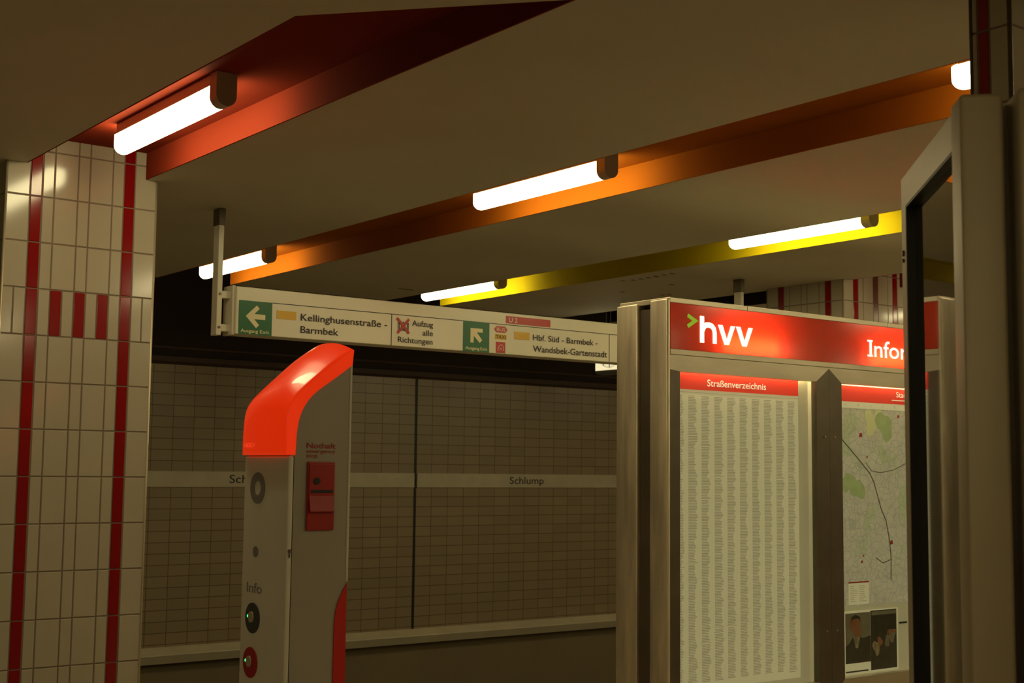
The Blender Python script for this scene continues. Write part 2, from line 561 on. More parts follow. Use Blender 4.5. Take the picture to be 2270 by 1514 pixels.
# ------------------------------------------------------------------ tiled pillars
UNIT = 0.0448
PAT = [(2, 'w'), (1, 'r'), (1, 'w'), (2, 'w'), (1, 'w'), (2, 'w'), (1, 'w'), (1, 'r'), (2, 'w')]
ACC = [(1, c) for c in 'wwrwrwrwrwrww']
ROWS = [-1.65 + .0] + [-.042 + .1735 * k for k in range(-9, 8)]
def tiled_face(mb, org, xd, nd, u, pat, acc, z_top, mids=None):
    org, xd, nd = Vector(org), Vector(xd), Vector(nd)
    g = 0.0022
    T = dict(w=M['tile'], r=M['redtile'], b=M['browntile'])
    for k in range(len(ROWS)):
        z0 = ROWS[k]
        z1 = ROWS[k + 1] if k + 1 < len(ROWS) else z_top
        z1 = min(z1, z_top)
        if z1 - z0 < .02:
            continue
        row = acc if (acc and abs(z0 - (.4785)) < .01) else pat
        s = 0.0
        for wd, c in row:
            a, b = s * u + g, (s + wd) * u - g
            s += wd
            ch = .0018
            base = [(a, z0 + g), (b, z0 + g), (b, z1 - g), (a, z1 - g)]
            top = [(a + ch, z0 + g + ch), (b - ch, z0 + g + ch), (b - ch, z1 - g - ch), (a + ch, z1 - g - ch)]
            tl = (random.uniform(-1, 1) * .00022, random.uniform(-1, 1) * .00018)
            def P(q, d):
                v = org + xd * q[0] + nd * d
                return Vector((v.x, v.y, q[1]))
            B = [mb.bm.verts.new(P(q, 0)) for q in base]
            tt = []
            for i2, q in enumerate(top):
                sx = -1 if i2 in (0, 3) else 1
                sz = -1 if i2 < 2 else 1
                tt.append(mb.bm.verts.new(P(q, .0022 + sx * tl[0] + sz * tl[1])))
            mi = mb.mi(T[c])
            for f in [tt] + [[B[j], B[(j + 1) % 4], tt[(j + 1) % 4], tt[j]] for j in range(4)]:
                ff = mb.bm.faces.new(f)
                ff.material_index = mi
def pillar(x0, x1, y0, y1, zt, pat_x, acc_x, pat_y, acc_y, label, ux, uy, trim='alu'):
    t = thing('tiled_pillar', ((x0 + x1) / 2, (y0 + y1) / 2, 0), label, 'pillar')
    mb = MB()
    e = .0022
    mb.box(x0 + e, x1 - e, y0 + e, y1 - e, -E0, zt, M['grout'])
    tiled_face(mb, (x0, y0 + e, 0), (1, 0, 0), (0, -1, 0), ux, pat_x, acc_x, zt)
    tiled_face(mb, (x1, y1 - e, 0), (-1, 0, 0), (0, 1, 0), ux, pat_x, acc_x, zt)
    tiled_face(mb, (x0 + e, y1, 0), (0, -1, 0), (-1, 0, 0), uy, pat_y, acc_y, zt)
    tiled_face(mb, (x1 - e, y0, 0), (0, 1, 0), (1, 0, 0), uy, pat_y, acc_y, zt)
    mb.build('shaft', t)
    for (cx, cy, sx, sy) in ((x0, y0, 1, 1), (x1, y0, -1, 1), (x0, y1, 1, -1), (x1, y1, -1, -1)):
        q = MB()
        q.cyl((cx + sx * .003, cy + sy * .003, -E0), (cx + sx * .003, cy + sy * .003, zt), .0055, M[trim], 12)
        q.build('corner_trim', t)
    return t
pillar(1.4635, 2.046, 5.010, 5.592, CT + .01, PAT, ACC, PAT, ACC, 'white tiled pillar with two red stripes and a row of red bars under the red lamp', UNIT, UNIT)
PAT2 = [(2, 'w'), (1, 'r'), (1, 'w'), (2, 'w'), (1, 'b'), (2, 'w'), (1, 'w'), (1, 'r'), (2, 'w')]
pillar(6.168, 6.762, 4.962, 5.544, CT + .01, PAT2, ACC, PAT, ACC, 'far tiled pillar rising behind the red header of the poster case', .594 / 13, UNIT)
PATN = [(.6, 'w'), (1, 'r'), (1.75, 'w')]
PATX = [(2, 'w'), (1, 'r'), (1, 'w'), (2, 'w'), (1, 'w'), (2, 'w'), (1, 'w'), (1, 'r'), (2, 'w')]
pillar(2.628, 3.03, 1.644, 1.746, HC - .001, PATX, None, PATN, None, 'tiled pier with one dark red stripe behind the tall grey case', .402 / 13, .102 / 3.35, 'steeldark')

# ------------------------------------------------------------------ ceiling lamps
def lamp_mesh():
    r = .0335
    zc = 1.152
    prof = [(-r, .036)] + [(r * math.cos(t), r * math.sin(t)) for t in [math.pi + math.pi * k / 20 for k in range(21)]] + [(r, .036)]
    L = .40
    d = MB()
    d.prism([(x, -L, zc + z) for x, z in prof], (0, 2 * L, 0), M['tube'], True)
    prev = [(x, L, z) for x, z in prof]
    for k in range(1, 7):                     # the far end of the diffuser is rounded
        q = math.pi / 2 * k / 6
        cur = [(x * math.cos(q), L + .040 * math.sin(q), (z if z > 0 else z * math.cos(q))) for x, z in prof]
        for j in range(len(prof) - 1):
            d.face([(p[0], p[1], zc + p[2]) for p in (prev[j], prev[j + 1], cur[j + 1], cur[j])], M['tube'], True)
        prev = cur
    h = MB()
    h.box(-.031, .031, -L, L, zc + .037, CT - .0005, M['housing'], .003)
    h.box(-.036, .036, -L, L, zc + .034, zc + .042, M['housing'], .001)
    R2 = .0345
    pc = [(-R2, CT - zc - .001)] + [(R2 * math.cos(t), R2 * math.sin(t)) for t in [math.pi + math.pi * k / 20 for k in range(21)]] + [(R2, CT - zc - .001)]
    return d, h, pc, L, zc
lamp_src = None
def ceiling_lamp(x, y, label):
    global lamp_src
    t = thing('ceiling_light', (x, y, E0 + CT), label, 'lamp', 'tube lamps in the coloured ceiling slots')
    if lamp_src is None:
        d, h, pc, L, zc = lamp_mesh()
        parts = []
        for nm, b in (('housing', h), ('diffuser', d)):
            o = b.build(nm)
            parts.append(o)
        for s in (-1,):
            c = MB()
            ya, yb = (L - .004, L + .045) if s > 0 else (-L - .045, -L + .004)
            c.prism([(px, ya, zc + pz) for px, pz in pc], (0, yb - ya, 0), M['cap'], False)
            parts.append(c.build('end_cap'))
        for o in parts:
            for v in o.data.vertices:
                v.co.z -= E0 + CT
            o.parent = t
        lamp_src = parts
    else:
        for o in lamp_src:
            c = o.copy()
            COL.objects.link(c)
            c.parent = t
    return t
ceiling_lamp(1.765, 4.245, 'glowing tube lamp in the red ceiling slot by the tiled pillar')
ceiling_lamp(3.36, 4.245, 'middle tube lamp of the orange ceiling slot, wholly in view')
ceiling_lamp(3.36, 7.05, 'tube lamp of the orange slot crossed by the sign pole')
ceiling_lamp(3.36, 1.85, 'tube lamp of the orange slot cut off by the tiled pier')
ceiling_lamp(4.94, 7.04, 'tube lamp of the yellow slot just above the direction sign')
ceiling_lamp(4.94, 4.240, 'tube lamp of the yellow slot beside the tall grey case')
# unseen lamps added for their light, beyond the view and behind the cases
ceiling_lamp(4.94, 2.35, 'tube lamp added to the yellow slot for its light, hidden by the tall grey case')
ceiling_lamp(6.464, 4.0, 'unseen tube lamp of the far red slot, added to light the far pillar')
for x0, x1, c, ye in COVES:
    xc = (x0 + x1) / 2
    for y in (-1.35, 1.45, 4.245, 7.05):
        if xc < -3.5 or (xc < -1 and xc > -2 and y > 2) or (xc < 1.5 and y > 5) or (0 < xc < 1.5 and y > 0) or 1.5 < xc < 2.1 or (3 < xc < 5.5 and y > 1) or (3 < xc < 4 and y > 0) or (6 < xc < 7 and y > 2):
            continue
        ceiling_lamp(xc, y, 'unseen tube lamp added to the rows for its light')

# ------------------------------------------------------------------ hanging direction sign
YS = 5.32
sign = thing('direction_sign', (4.1, YS + .06, E0 + HC), 'long white hanging sign with green exit arrows and place names', 'sign')
mb = MB(); mb.box(2.548, 5.69, YS, YS + .115, .574, .782, M['signwhite'], .004); mb.build('panel', sign)
mb = MB()
mb.box(2.535, 2.549, YS + .012, YS + .103, .570, .786, M['pole'], .002)
mb.build('end_plate', sign)
for px in (2.483, 5.745):
    mb = MB()
    mb.box(px - .012, px + .012, YS + .03, YS + .085, .566, HC - .07, M['pole'], .003)
    mb.box(px - .0155, px + .0155, YS + .026, YS + .089, HC - .075, HC - .001, M['steeldark'], .003)
    pole = mb.build('pole', sign)
    for zz in (.745, .60):
        q = MB()
        s = 1 if px < 4 else -1
        q.box(min(px, px + s * .065), max(px, px + s * .065), YS + .035, YS + .08, zz - .016, zz + .016, M['pole'], .003)
        q.build('bracket', pole)
        q = MB(); q.cyl((px, YS + .031, zz), (px, YS + .026, zz), .006, M['steeldark'], 10); q.build('bolt', pole)
YT = YS - .0012
mb = MB(); mb.box(2.72, 5.69, YT, YS + .001, .7205, .7235, M['ink']); mb.build('rule', sign)
for x in (3.3385, 4.693):
    mb = MB(); mb.box(x - .0017, x + .0017, YT, YS + .001, .574, .721, M['ink']); mb.build('rule', sign)
def panel_sign(x0, x1, z0, z1, m, name, r=0.0):
    q = MB()
    q.box(x0, x1, YT - .0006, YS + .001, z0, z1, m)
    return q.build(name, sign)
YA = YT - .0014
ex = panel_sign(2.560, 2.719, .575, .7225, M['green'], 'exit_plate')
q = MB()
q.prism([(x, YA, z) for x, z in [(2.593, .655), (2.644, .704), (2.658, .691), (2.633, .666), (2.686, .666), (2.686, .6435), (2.633, .6435), (2.657, .619), (2.643, .605)]], (0, .001, 0), M['arrow']); q.build('arrow', ex)
q = MB(); text(q, 'Ausgang', (2.570, YA, .5835), (1, 0, 0), .083, .0145, M['arrow'], .012); text(q, 'Exit', (2.662, YA, .5835), (1, 0, 0), .045, .0145, M['arrow'], .004); q.build('lettering', ex)
def num_plate(x0, x1, s):
    p = panel_sign(x0, x1, .6545, .6915, M['signyellow'], 'line_plate')
    q = MB(); text(q, s, (x0 + .032, YA, .665), (1, 0, 0), .045, .017, MYT, .003); q.build('lettering', p)
MYT = mat('faded_yellow_print', (0.70, 0.36, 0.035), 0.4)
num_plate(2.742, 2.838, 'U3')
def line(s, x, z, w, cap, m=M['ink'], b=.007):
    q = MB(); text(q, s, (x, YA, z), (1, 0, 0), w, cap * 1.07, m, b); return q.build('lettering', sign)
line('Kellinghusenstraße -', 2.861, .6555, .452, .0285)
line('Barmbek', 2.861, .6005, .193, .0285)
# crossed-out lift pictogram
q = MB()
for (xa, xb, za, zb) in ((3.373, 3.4325, .685, .687), (3.373, 3.4325, .6475, .6495), (3.373, 3.375, .6475, .687), (3.4305, 3.4325, .6475, .687), (3.380, 3.3825, .651, .684), (3.4235, 3.426, .651, .684), (3.392, 3.414, .6525, .655), (3.401, 3.4035, .687, .691)):
    q.box(xa, xb, YA, YS + .001, za, zb, M['ink'])
for cx2 in (3.395, 3.411):
    q.cyl((cx2, YA, .677), (cx2, YS, .677), .0035, M['ink'], 12)
    q.box(cx2 - .004, cx2 + .004, YA, YS, .656, .672, M['ink'])
lift = q.build('lift_pictogram', sign)
q = MB()
for (a, b, dy) in (((3.367, .7065), (3.4345, .637), 0), ((3.4335, .7045), (3.370, .6355), .0003)):
    stroke(q, [a, b], .0125, YA - .0012 - dy, M['signred'], .001)
q.build('red_cross', lift)
line('Aufzug', 3.451, .6755, .120, .0245)
line('alle', 3.511, .6335, .060, .0245)
line('Richtungen', 3.374, .593, .195, .0245)
ex = panel_sign(3.748, 3.9055, .575, .7225, M['green'], 'exit_plate')
q = MB()
q.prism([(x, YA, z) for x, z in [(3.791, .690), (3.864, .690), (3.864, .671), (3.829, .671), (3.862, .634), (3.847, .620), (3.811, .653), (3.810, .619), (3.791, .619)]], (0, .001, 0), M['arrow']); q.build('arrow', ex)
q = MB(); text(q, 'Ausgang', (3.761, YA, .5845), (1, 0, 0), .085, .0145, M['arrow'], .012); text(q, 'Exit', (3.852, YA, .5845), (1, 0, 0), .042, .0145, M['arrow'], .004); q.build('lettering', ex)
q = MB(); q.prism([(x, YA, z) for x, z in [(3.936, .6955), (3.944, .705), (3.95, .711), (4.003, .711), (4.009, .705), (4.017, .6955), (4.009, .686), (4.003, .680), (3.95, .680), (3.944, .686)]], (0, .002, 0), M['signred']); bus = q.build('bus_plate', sign)
q = MB(); text(q, 'BUS', (3.950, YA - .0006, .687), (1, 0, 0), .053, .017, M['signwhite'], .004); q.build('lettering', bus)
taxi = panel_sign(3.941, 4.012, .6455, .6705, M['signyellow'], 'taxi_plate')
q = MB(); text(q, 'TAXI', (3.945, YA - .0004, .6495), (1, 0, 0), .062, .018, M['ink'], .006); q.build('lettering', taxi)
q = MB(); q.box(3.948, 4.0045, YA, YS + .001, .579, .633, M['signred'], .0008)
redp = q.build('cycle_plate', sign)
q = MB(); stroke(q, [(3.958, .590), (3.962, .606), (3.972, .618), (3.984, .620), (3.992, .610), (3.994, .590)], .0025, YA - .0004, M['signwhite'], .0008); stroke(q, [(3.970, .590), (3.972, .602), (3.981, .602), (3.984, .590)], .002, YA - .0004, M['signwhite'], .0008); q.build('pictogram', redp)
num_plate(4.061, 4.157, 'U2')
line('Hbf. Süd - Barmbek -', 4.179, .6555, .430, .0275)
line('Wandsbek-Gartenstadt', 4.180, .5975, .496, .0300)
u2 = panel_sign(4.0075, 4.2915, .7295, .7665, M['signred'], 'line_bar')
q = MB(); text(q, 'U 2', (4.026, YA, .7365), (1, 0, 0), .052, .022, M['signwhite'], .004); q.build('lettering', u2)

# ------------------------------------------------------------------ emergency and information column
hp = thing('help_point', (2.0, 3.71, 0), 'slim grey emergency call column with a curved red top', 'emergency column')
XF, XB, YN, YF = 1.893, 2.103, 3.571, 3.855
ZB = -E0
P_near = [(1.884, .038), (1.884, .115), (1.889, .170), (1.900, .195), (1.918, .219), (1.946, .244), (1.994, .283), (2.040, .318), (2.075, .343), (2.095, .356), (2.106, .362)]
GREY = [(1.915, .039), (1.917, .120), (1.931, .172), (1.963, .216), (1.995, .240), (2.060, .284), (2.104, .317)]
# body: side outline follows the hood's lower edge
mb = MB()
out = [(XF + .022, ZB), (XF + .022, .036)] + GREY + [(XB + .001, -.33), (2.099, -.36), (XB, -.9), (XB, ZB)]
out = [(1.912, ZB), (1.912, .038)] + [(x + .002, z + .012) for x, z in GREY[1:]] + [(2.1035, .317), (2.101, -.36), (2.099, ZB)]
mb.prism([(x, YN + .003, z) for x, z in out], (0, YF - YN - .006, 0), M['columngrey'])
body = mb.build('body', hp)
mb = MB(); mb.box(XF, 1.9105, YN - .001, YF + .001, ZB + .05, .034, M['columnfront'], .004, 3); front = mb.build('front_panel', hp)
mb = MB(); mb.box(1.9095, 1.9125, YN + .001, YF - .001, ZB + .05, .034, M['black']); mb.build('seam', hp)
# back edge strip and red rear fin
mb = MB(); mb.box(2.096, 2.1055, YN + .001, YF - .001, -.34, .318, M['columnfront'], .003); mb.build('rear_edge', hp)
mb = MB()
fin = [(2.1005, -.345), (2.088, -.365), (2.073, -.395), (2.064, -.425), (2.060, -.47), (2.058, ZB + .05), (2.1005, ZB + .05)]
mb.prism([(x, YN - .0005, z) for x, z in fin], (0, YF - YN + .001, 0), M['colred']); mb.build('rear_fin', hp)
# hood: lofted across the column, crowned in the middle
NS = 18
mb = MB()
def prof_at(s):
    return P_near
def sub(p, nn=4):
    o = []
    for a, b in zip(p[:-1], p[1:]):
        for k in range(nn):
            o.append((a[0] + (b[0] - a[0]) * k / nn, a[1] + (b[1] - a[1]) * k / nn))
    o.append(p[-1])
    # smooth
    for _ in range(6):
        o = [o[0]] + [((o[k - 1][0] + 2 * o[k][0] + o[k + 1][0]) / 4, (o[k - 1][1] + 2 * o[k][1] + o[k + 1][1]) / 4) for k in range(1, len(o) - 1)] + [o[-1]]
    return o
PR = sub(P_near)
def normal(k):
    a = PR[max(k - 1, 0)]; b = PR[min(k + 1, len(PR) - 1)]
    tx, tz = b[0] - a[0], b[1] - a[1]
    l = math.hypot(tx, tz)
    return (-tz / l, tx / l)
rows = []
for k, (x, z) in enumerate(PR):
    nx, nz = normal(k)
    f = k / (len(PR) - 1)
    crown = .004 + .030 * min(1, max(0, (f - .18) / .5))
    row = []
    for j in range(NS + 1):
        s = j / NS
        c = crown * (1 - abs(2 * s - 1) ** 2.3)
        row.append(mb.bm.verts.new((x + nx * c, YN - .003 + (YF - YN + .006) * s, z + nz * c)))
    rows.append(row)
i = mb.mi(M['hood'])
for k in range(len(rows) - 1):
    for j in range(NS):
        f = mb.bm.faces.new((rows[k][j], rows[k][j + 1], rows[k + 1][j + 1], rows[k + 1][j]))
        f.smooth = True; f.material_index = i
GR = sub(GREY)
def skirt(y, near):
    top = [r[0 if near else NS] for r in rows]
    n1, n2 = len(top), len(GR)
    low = []
    for k in range(n1):
        q = k / (n1 - 1) * (n2 - 1)
        a = int(min(q, n2 - 2)); t = q - a
        low.append(mb.bm.verts.new((GR[a][0] * (1 - t) + GR[a + 1][0] * t, y, GR[a][1] * (1 - t) + GR[a + 1][1] * t)))
    for k in range(n1 - 1):
        f = mb.bm.faces.new((top[k], top[k + 1], low[k + 1], low[k])); f.material_index = i
    return low
lo1 = skirt(YN, True); lo2 = skirt(YF, False)
# closing back face
f = mb.bm.faces.new([*rows[-1], lo2[-1], lo1[-1]]); f.material_index = i
f = mb.bm.faces.new([*rows[0][::-1], lo1[0], lo2[0]]); f.material_index = i
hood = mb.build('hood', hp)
MFAINT = mat('faint_pale_print', (0.80, 0.12, 0.06), 0.4, emit=(1, .10, .03), emit_s=.5)
q = MB(); text(q, 'HOCHBAHN', (1.8805, 3.842, .062), (0, -1, 0), .15, .014, MFAINT, .004); q.build('lettering', hood)
mb = MB(); mb.box(1.9, 2.10, YN + .004, YF - .004, .034, .040, M['steel']); mb.build('joint_strip', hp)
XN = XF - .0012
def disc(xc, yc, zc, r, m, name, parent, r_in=None, d=.003):
    q = MB()
    if r_in is None:
        q.cyl((xc, yc, zc), (xc - d, yc, zc), r, m, 36)
    else:
        N = 40
        for k in range(N):
            a, b = 2 * math.pi * k / N, 2 * math.pi * (k + 1) / N
            pts = [(xc - d, yc + rr * math.cos(t), zc + rr * math.sin(t)) for rr, t in ((r_in, a), (r, a), (r, b), (r_in, b))]
            q.prism(pts, (d, 0, 0), m)
    return q.build(name, parent)
disc(XF + .0005, 3.763, -.062, .048, M['ring'], 'speaker_ring', front, .022)
disc(XF + .0005, 3.765, -.255, .0165, M['ring'], 'sensor', front)
q = MB(); text(q, 'Info', (XN, 3.818, -.379), (0, -1, 0), .100, .030, M['ring'], .006); q.build('lettering', front)
MRB = mat('red_button', (0.36, 0.012, 0.014), 0.4)
for (yc, zc, m, nm) in ((3.772, -.4545, M['darkbtn'], 'information_button'), (3.779, -.588, MRB, 'emergency_button')):
    b = disc(XF + .0005, yc, zc, .046, m, nm, front, None, .004)
    disc(XF - .003, yc + .004, zc + .003, .0165, M['brass'], 'push_cap', b, None, .004)
    q = MB(); q.cyl((XF - .003, yc + .026, zc + .004), (XF - .0052, yc + .026, zc + .004), .0042, M['led'], 12); q.build('indicator_light', b)
q = MB(); q.cyl((1.903, YN - .0005, -.243), (1.903, YN - .005, -.243), .0055, M['steeldark'], 16); q.box(1.9005, 1.9045, YN - .004, YN, -.262, -.246, M['steeldark']); q.build('lock', front)
YL = YN + .0018
def side_text(s, z, w, cap, b=.006):
    q = MB(); text(q, s, (1.953, YL, z), (1, 0, 0), w, cap, M['boxred'], b); q.build('lettering', body)
side_text('Nothalt', .0595, .099, .0165, .012)
side_text('emergency', .0455, .098, .0115)
side_text('stop', .0320, .038, .0115)
q = MB()
q.box(1.956, 2.0495, YN - .004, YN + .004, -.185, .0195, M['boxred'], .003)
q.box(1.960, 2.0455, YN - .0065, YN, -.092, .0135, M['boxred'], .002)
alarm = q.build('alarm_handle_box', hp)
q = MB(); q.cyl((1.986, YN - .006, -.038), (1.986, YN - .009, -.038), .0105, M['black'], 20); q.build('knob', alarm)
q = MB(); q.box(1.966, 2.042, YN - .0072, YN - .003, -.074, -.064, M['black'], .001); q.build('slot', alarm)
q = MB()
q.prism([(1.962, YN - .006, -.080), (1.962, YN - .015, -.128), (1.962, YN - .011, -.131), (1.962, YN - .004, -.131), (1.962, YN - .004, -.080)], (.081, 0, 0), M['boxred']); q.build('handle', alarm)

# ------------------------------------------------------------------ poster case with the red illuminated header
XL, XR, YC, YCB = 3.557, 5.48, 3.697, 3.990
case = thing('display_case', ((XL + XR) / 2, (YC + YCB) / 2, 0), 'steel poster case with a glowing red header and two glazed poster doors', 'display case')
for x in (XL, XR):
    s = 1 if x == XL else -1
    a, b = sorted((x, x + s * .017))
    mb = MB(); mb.box(a, b, YC, YC + .10, -E0, .662, M['steelv'], .007, 4); mb.build('post', case)
    a, b = sorted((x + s * .001, x + s * .05))
    mb = MB(); mb.box(a, b, YC + .172, YCB, -E0, .655, M['steelv'], .006, 4); mb.build('post', case)
mb = MB(); mb.box(XL + .017, XR - .017, YC + .10, YC + .172, -E0 + .1, .63, M['steeldark']); mb.box(XL + .04, XR - .04, YC + .17, YCB - .003, -E0 + .1, .64, M['steeldark']); mb.build('carcass', case)
mb = MB()
for a, b in ((3.572, 4.00), (4.0015, 4.90), (4.9015, XR - .016)):
    mb.box(a, b, YC + .002, YCB - .004, .6475, .668, M['steel'], .002)
mb.build('top_rail', case)
mb = MB(); mb.box(3.572, XR - .016, YC, YC + .05, .4475, .4695, M['steel'], .002); mb.build('middle_rail', case)
# lightbox
mb = MB(); mb.box(3.575, XR - .018, YC + .002, YC + .006, .4695, .6475, M['headerred']); header = mb.build('illuminated_header', case)
mb = MB(); mb.box(3.575, XR - .018, YC + .085, YC + .095, .4695, .6475, M['steeldark']); mb.box(3.575, XR - .018, YC + .01, YC + .09, .4695, .473, M['steeldark']); mb.box(3.575, XR - .018, YC + .01, YC + .09, .644, .6475, M['steeldark']); mb.build('reflector', header)
for xa, xb in ((3.86, 4.19), (4.77, 5.06)):
    q = MB(); q.box(xa, xb, YC + .028, YC + .034, .480, .540, M['signtube'], .002); q.build('light_module', header)
YH = YC - .0005
q = MB(); stroke(q, [(3.664, .604), (3.705, .5855), (3.664, .5615)], .0145, YH - .001, M['headergreen'], .002); q.build('arrowhead_logo', header)
q = MB()
q.box(3.7305, 3.7525, YH - .001, YH + .001, .503, .607, M['headerwhite'])
arc = [(3.745, .552), (3.752, .566), (3.764, .5735), (3.780, .575), (3.796, .571), (3.807, .561), (3.8115, .545), (3.8115, .503)]
stroke(q, arc, .021, YH - .001, M['headerwhite'], .002)
for xo in (3.830, 3.9315):
    q.prism([(x, YH - .001, z) for x, z in [(xo, .580), (xo + .0255, .580), (xo + .049, .524), (xo + .0725, .580), (xo + .097, .580), (xo + .061, .503), (xo + .036, .503)]], (0, .002, 0), M['headerwhite'])
q.build('lettering', header)
q = MB(); text(q, 'Information', (4.7665, YH - .001, .5105), (1, 0, 0), .207, .0725, M['headerwhite'], .008, fit='Info')
q.box(4.7545, 4.789, YH - .001, YH + .001, .5105, .5185, M['headerwhite']); q.box(4.7545, 4.789, YH - .001, YH + .001, .575, .583, M['headerwhite'])
q.build('lettering', header)
# two glazed doors
YBRD = 3.745
def case_door(x0, x1, wl, wr, label=None):
    zt, zb, rt, rb = .4465, -.925, .062, .075
    d = bpy.data.objects.new('door', None); COL.objects.link(d); d.parent = case
    d.location = Vector((x0, YC, 0)) - case.location
    xi0, xi1, zi0, zi1 = x0 + wl, x1 - wr, zb + rb, zt - rt
    g = .0008
    # pointed uprights: the mitres run 45 degrees from the aperture's corner to the frame's edge
    dl, dr = .055, .055
    def pc(pts, m, nm):
        q = MB(); q.prism([(x, YC + .001, z) for x, z in pts], (0, .028, 0), m); q.build(nm, d)
    pc([(x0, zt), (x1, zt), (x1, zt - rt * .08), (xi1, zi1), (xi0, zi1), (x0, zt - rt * .9 if wl < .06 else zt - rt * .08)], M['steel'], 'rail')
    pc([(x0, zb), (x1, zb), (xi1, zi0), (xi0, zi0)], M['steel'], 'rail')
    pc([(x0, zb + g), (xi0 - g, zi0), (xi0 - g, zi1), (x0, (zt - rt * .9 if wl < .06 else zt - rt * .08) - g)], M['steeldark'], 'stile')  # darker metal on both stiles puts their shade into the colour
    pc([(x1, zb + g), (x1, zt - rt * .08 - g), (xi1 + g, zi1), (xi1 + g, zi0)], M['steeldark'], 'stile')
    q = MB(); q.box(xi0 - .004, xi1 + .004, YC + .012, YC + .016, zi0 - .004, zi1 + .004, M['glass']); q.build('glass_pane', d)
    for zz in ([.155, -.647] if wr > .06 else [.155, -.647]):
        xx = x1 - .032 if wr > .06 else x0 + .03
        q = MB(); q.cyl((xx, YC + .002, zz), (xx, YC - .004, zz), .0035, M['alu'], 12); q.build('lock', d)
    return xi0, xi1
a0, a1 = case_door(3.570, 4.4965, .054, .0815)
b0, b1 = case_door(4.4975, XR - .017, .0815, .054)
# interior
mb = MB()
mb.box(3.572, XR - .02, YBRD + .002, YBRD + .012, -.93, .447, M['board'])
for x in (3.574, 4.418, 4.572, XR - .026):
    mb.box(x, x + .004, YC + .03, YBRD + .003, -.87, .44, M['board'])
mb.box(3.574, XR - .022, YC + .03, YBRD + .003, -.885, -.868, M['board'])
mb.box(3.574, XR - .022, YC + .03, YBRD + .003, .442, .447, M['board'])
mb.build('display_board', case)
for xa, xb in ((3.66, 4.38), (4.62, 5.28)):
    q = MB(); q.cyl((xa, YC + .037, .428), (xb, YC + .037, .428), .006, M['striptube'], 12); q.build('strip_light', case)
mb = MB(); mb.box(3.575, XR - .018, YC + .004, YC + .04, -1.35, -.93, M['steeldark'], .003); mb.build('lower_panel', case)

# posters in the case
YP = YBRD
mb = MB()
p = thing('street_index_poster', (3.98, YP, E0 - .83), 'poster of small print columns under a red Straßenverzeichnis heading', 'poster')
mb.box(3.615, 4.3525, YP - .0015, YP + .0018, -.83, .405, M['paper']); mb.build('sheet', p)
mb = MB(); mb.box(3.615, 4.3525, YP - .0025, YP, .322, .405, M['posterred']); hd = mb.build('heading', p)
mb = MB(); text(mb, 'Straßenverzeichnis', (3.815, YP - .0034, .3385), (1, 0, 0), .340, .0265, M['postercream'], .010); mb.build('lettering', hd)
mb = MB(); mb.box(3.615, 4.3525, YP - .0022, YP, .3105, .3125, M['postertext']); mb.build('rule', p)
mb = MB()
i = mb.mi(M['postertext'])
for c in range(10):
    x = 3.640 + c * .0718
    z = .298
    wprev = .04
    while z > -.80:
        if random.random() < .012:
            mb.face([(x - .004, YP - .0022, z), (x + .05, YP - .0022, z), (x + .05, YP - .0022, z - .0025), (x - .004, YP - .0022, z - .0025)], M['postertext'])
            z -= .0075
        wprev = min(.058, max(.024, wprev * .6 + random.uniform(.024, .056) * .4))
        wl = wprev
        mb.face([(x, YP - .0022, z), (x + wl, YP - .0022, z), (x + wl, YP - .0022, z - .0034), (x, YP - .0022, z - .0034)], M['postertext'])
        z -= .0060
mb.build('small_print', p)

p = thing('city_map_poster', (4.93, YP, E0 - .56), 'city map poster with a red heading in the second glazed door', 'poster')
mb = MB(); mb.box(4.585, 5.29, YP - .0015, YP + .0018, -.560, .405, M['citymap']); mb.build('sheet', p)
mb = MB(); mb.box(4.585, 5.29, YP - .0025, YP, .313, .3815, M['posterred']); hd = mb.build('heading', p)
mb = MB(); mb.box(4.585, 5.29, YP - .0022, YP, .3815, .405, M['postercream']); mb.box(4.585, 5.29, YP - .0022, YP, .285, .313, M['paper']); mb.build('border', p)
mb = MB(); text(mb, 'Stadtplan', (5.010, YP - .0034, .3445), (1, 0, 0), .155, .0235, M['postercream'], .008); mb.box(4.978, 5.20, YP - .0034, YP, .3285, .3315, M['postercream']); mb.build('lettering', hd)
for k in range(8):
    mb = MB(); text(mb, 'ABCDEFGH'[k], (4.655 + k * .085, YP - .003, .294), (1, 0, 0), .008, .010, M['postertext'], 0); mb.build('grid_letter', p)
def blob(mb, cx, cz, rx, rz, m, y, seed, nn=22):
    rnd = random.Random(seed)
    pts = []
    for k in range(nn):
        t = 2 * math.pi * k / nn
        r = 1 + .22 * math.sin(2 * t + seed) + .15 * math.sin(3 * t + 2 * seed) + rnd.uniform(-.06, .06)
        pts.append((cx + rx * r * math.cos(t), y, cz + rz * r * math.sin(t)))
    mb.face(pts, m)
for k, (x, z, rx, rz) in enumerate(((4.672, -.035, .040, .045), (4.735, -.065, .045, .045), (4.925, .215, .055, .06))):
    mb = MB(); blob(mb, x, z, rx, rz, M['mapgreen'], YP - .0021 - k * .0001, k + 1); mb.build('park', p)
mb = MB(); blob(mb, 4.825, .225, .040, .05, M['mappale'], YP - .0020, 4); blob(mb, 4.88, .25, .035, .03, M['mappale'], YP - .00205, 5); mb.build('field', p)
mb = MB()
stroke(mb, [(4.600, .175), (4.640, .142), (4.685, .108), (4.730, .074), (4.775, .038), (4.818, .004), (4.845, -.035), (4.864, -.080), (4.894, -.154), (4.925, -.20), (4.948, -.29), (4.957, -.371), (4.954, -.46)], .0055, YP - .0024, M['mapline'], .0003)
stroke(mb, [(4.79, .05), (4.83, .015), (4.89, .008), (4.98, .02), (5.1, .06)], .003, YP - .0024, M['mapline'], .0003)
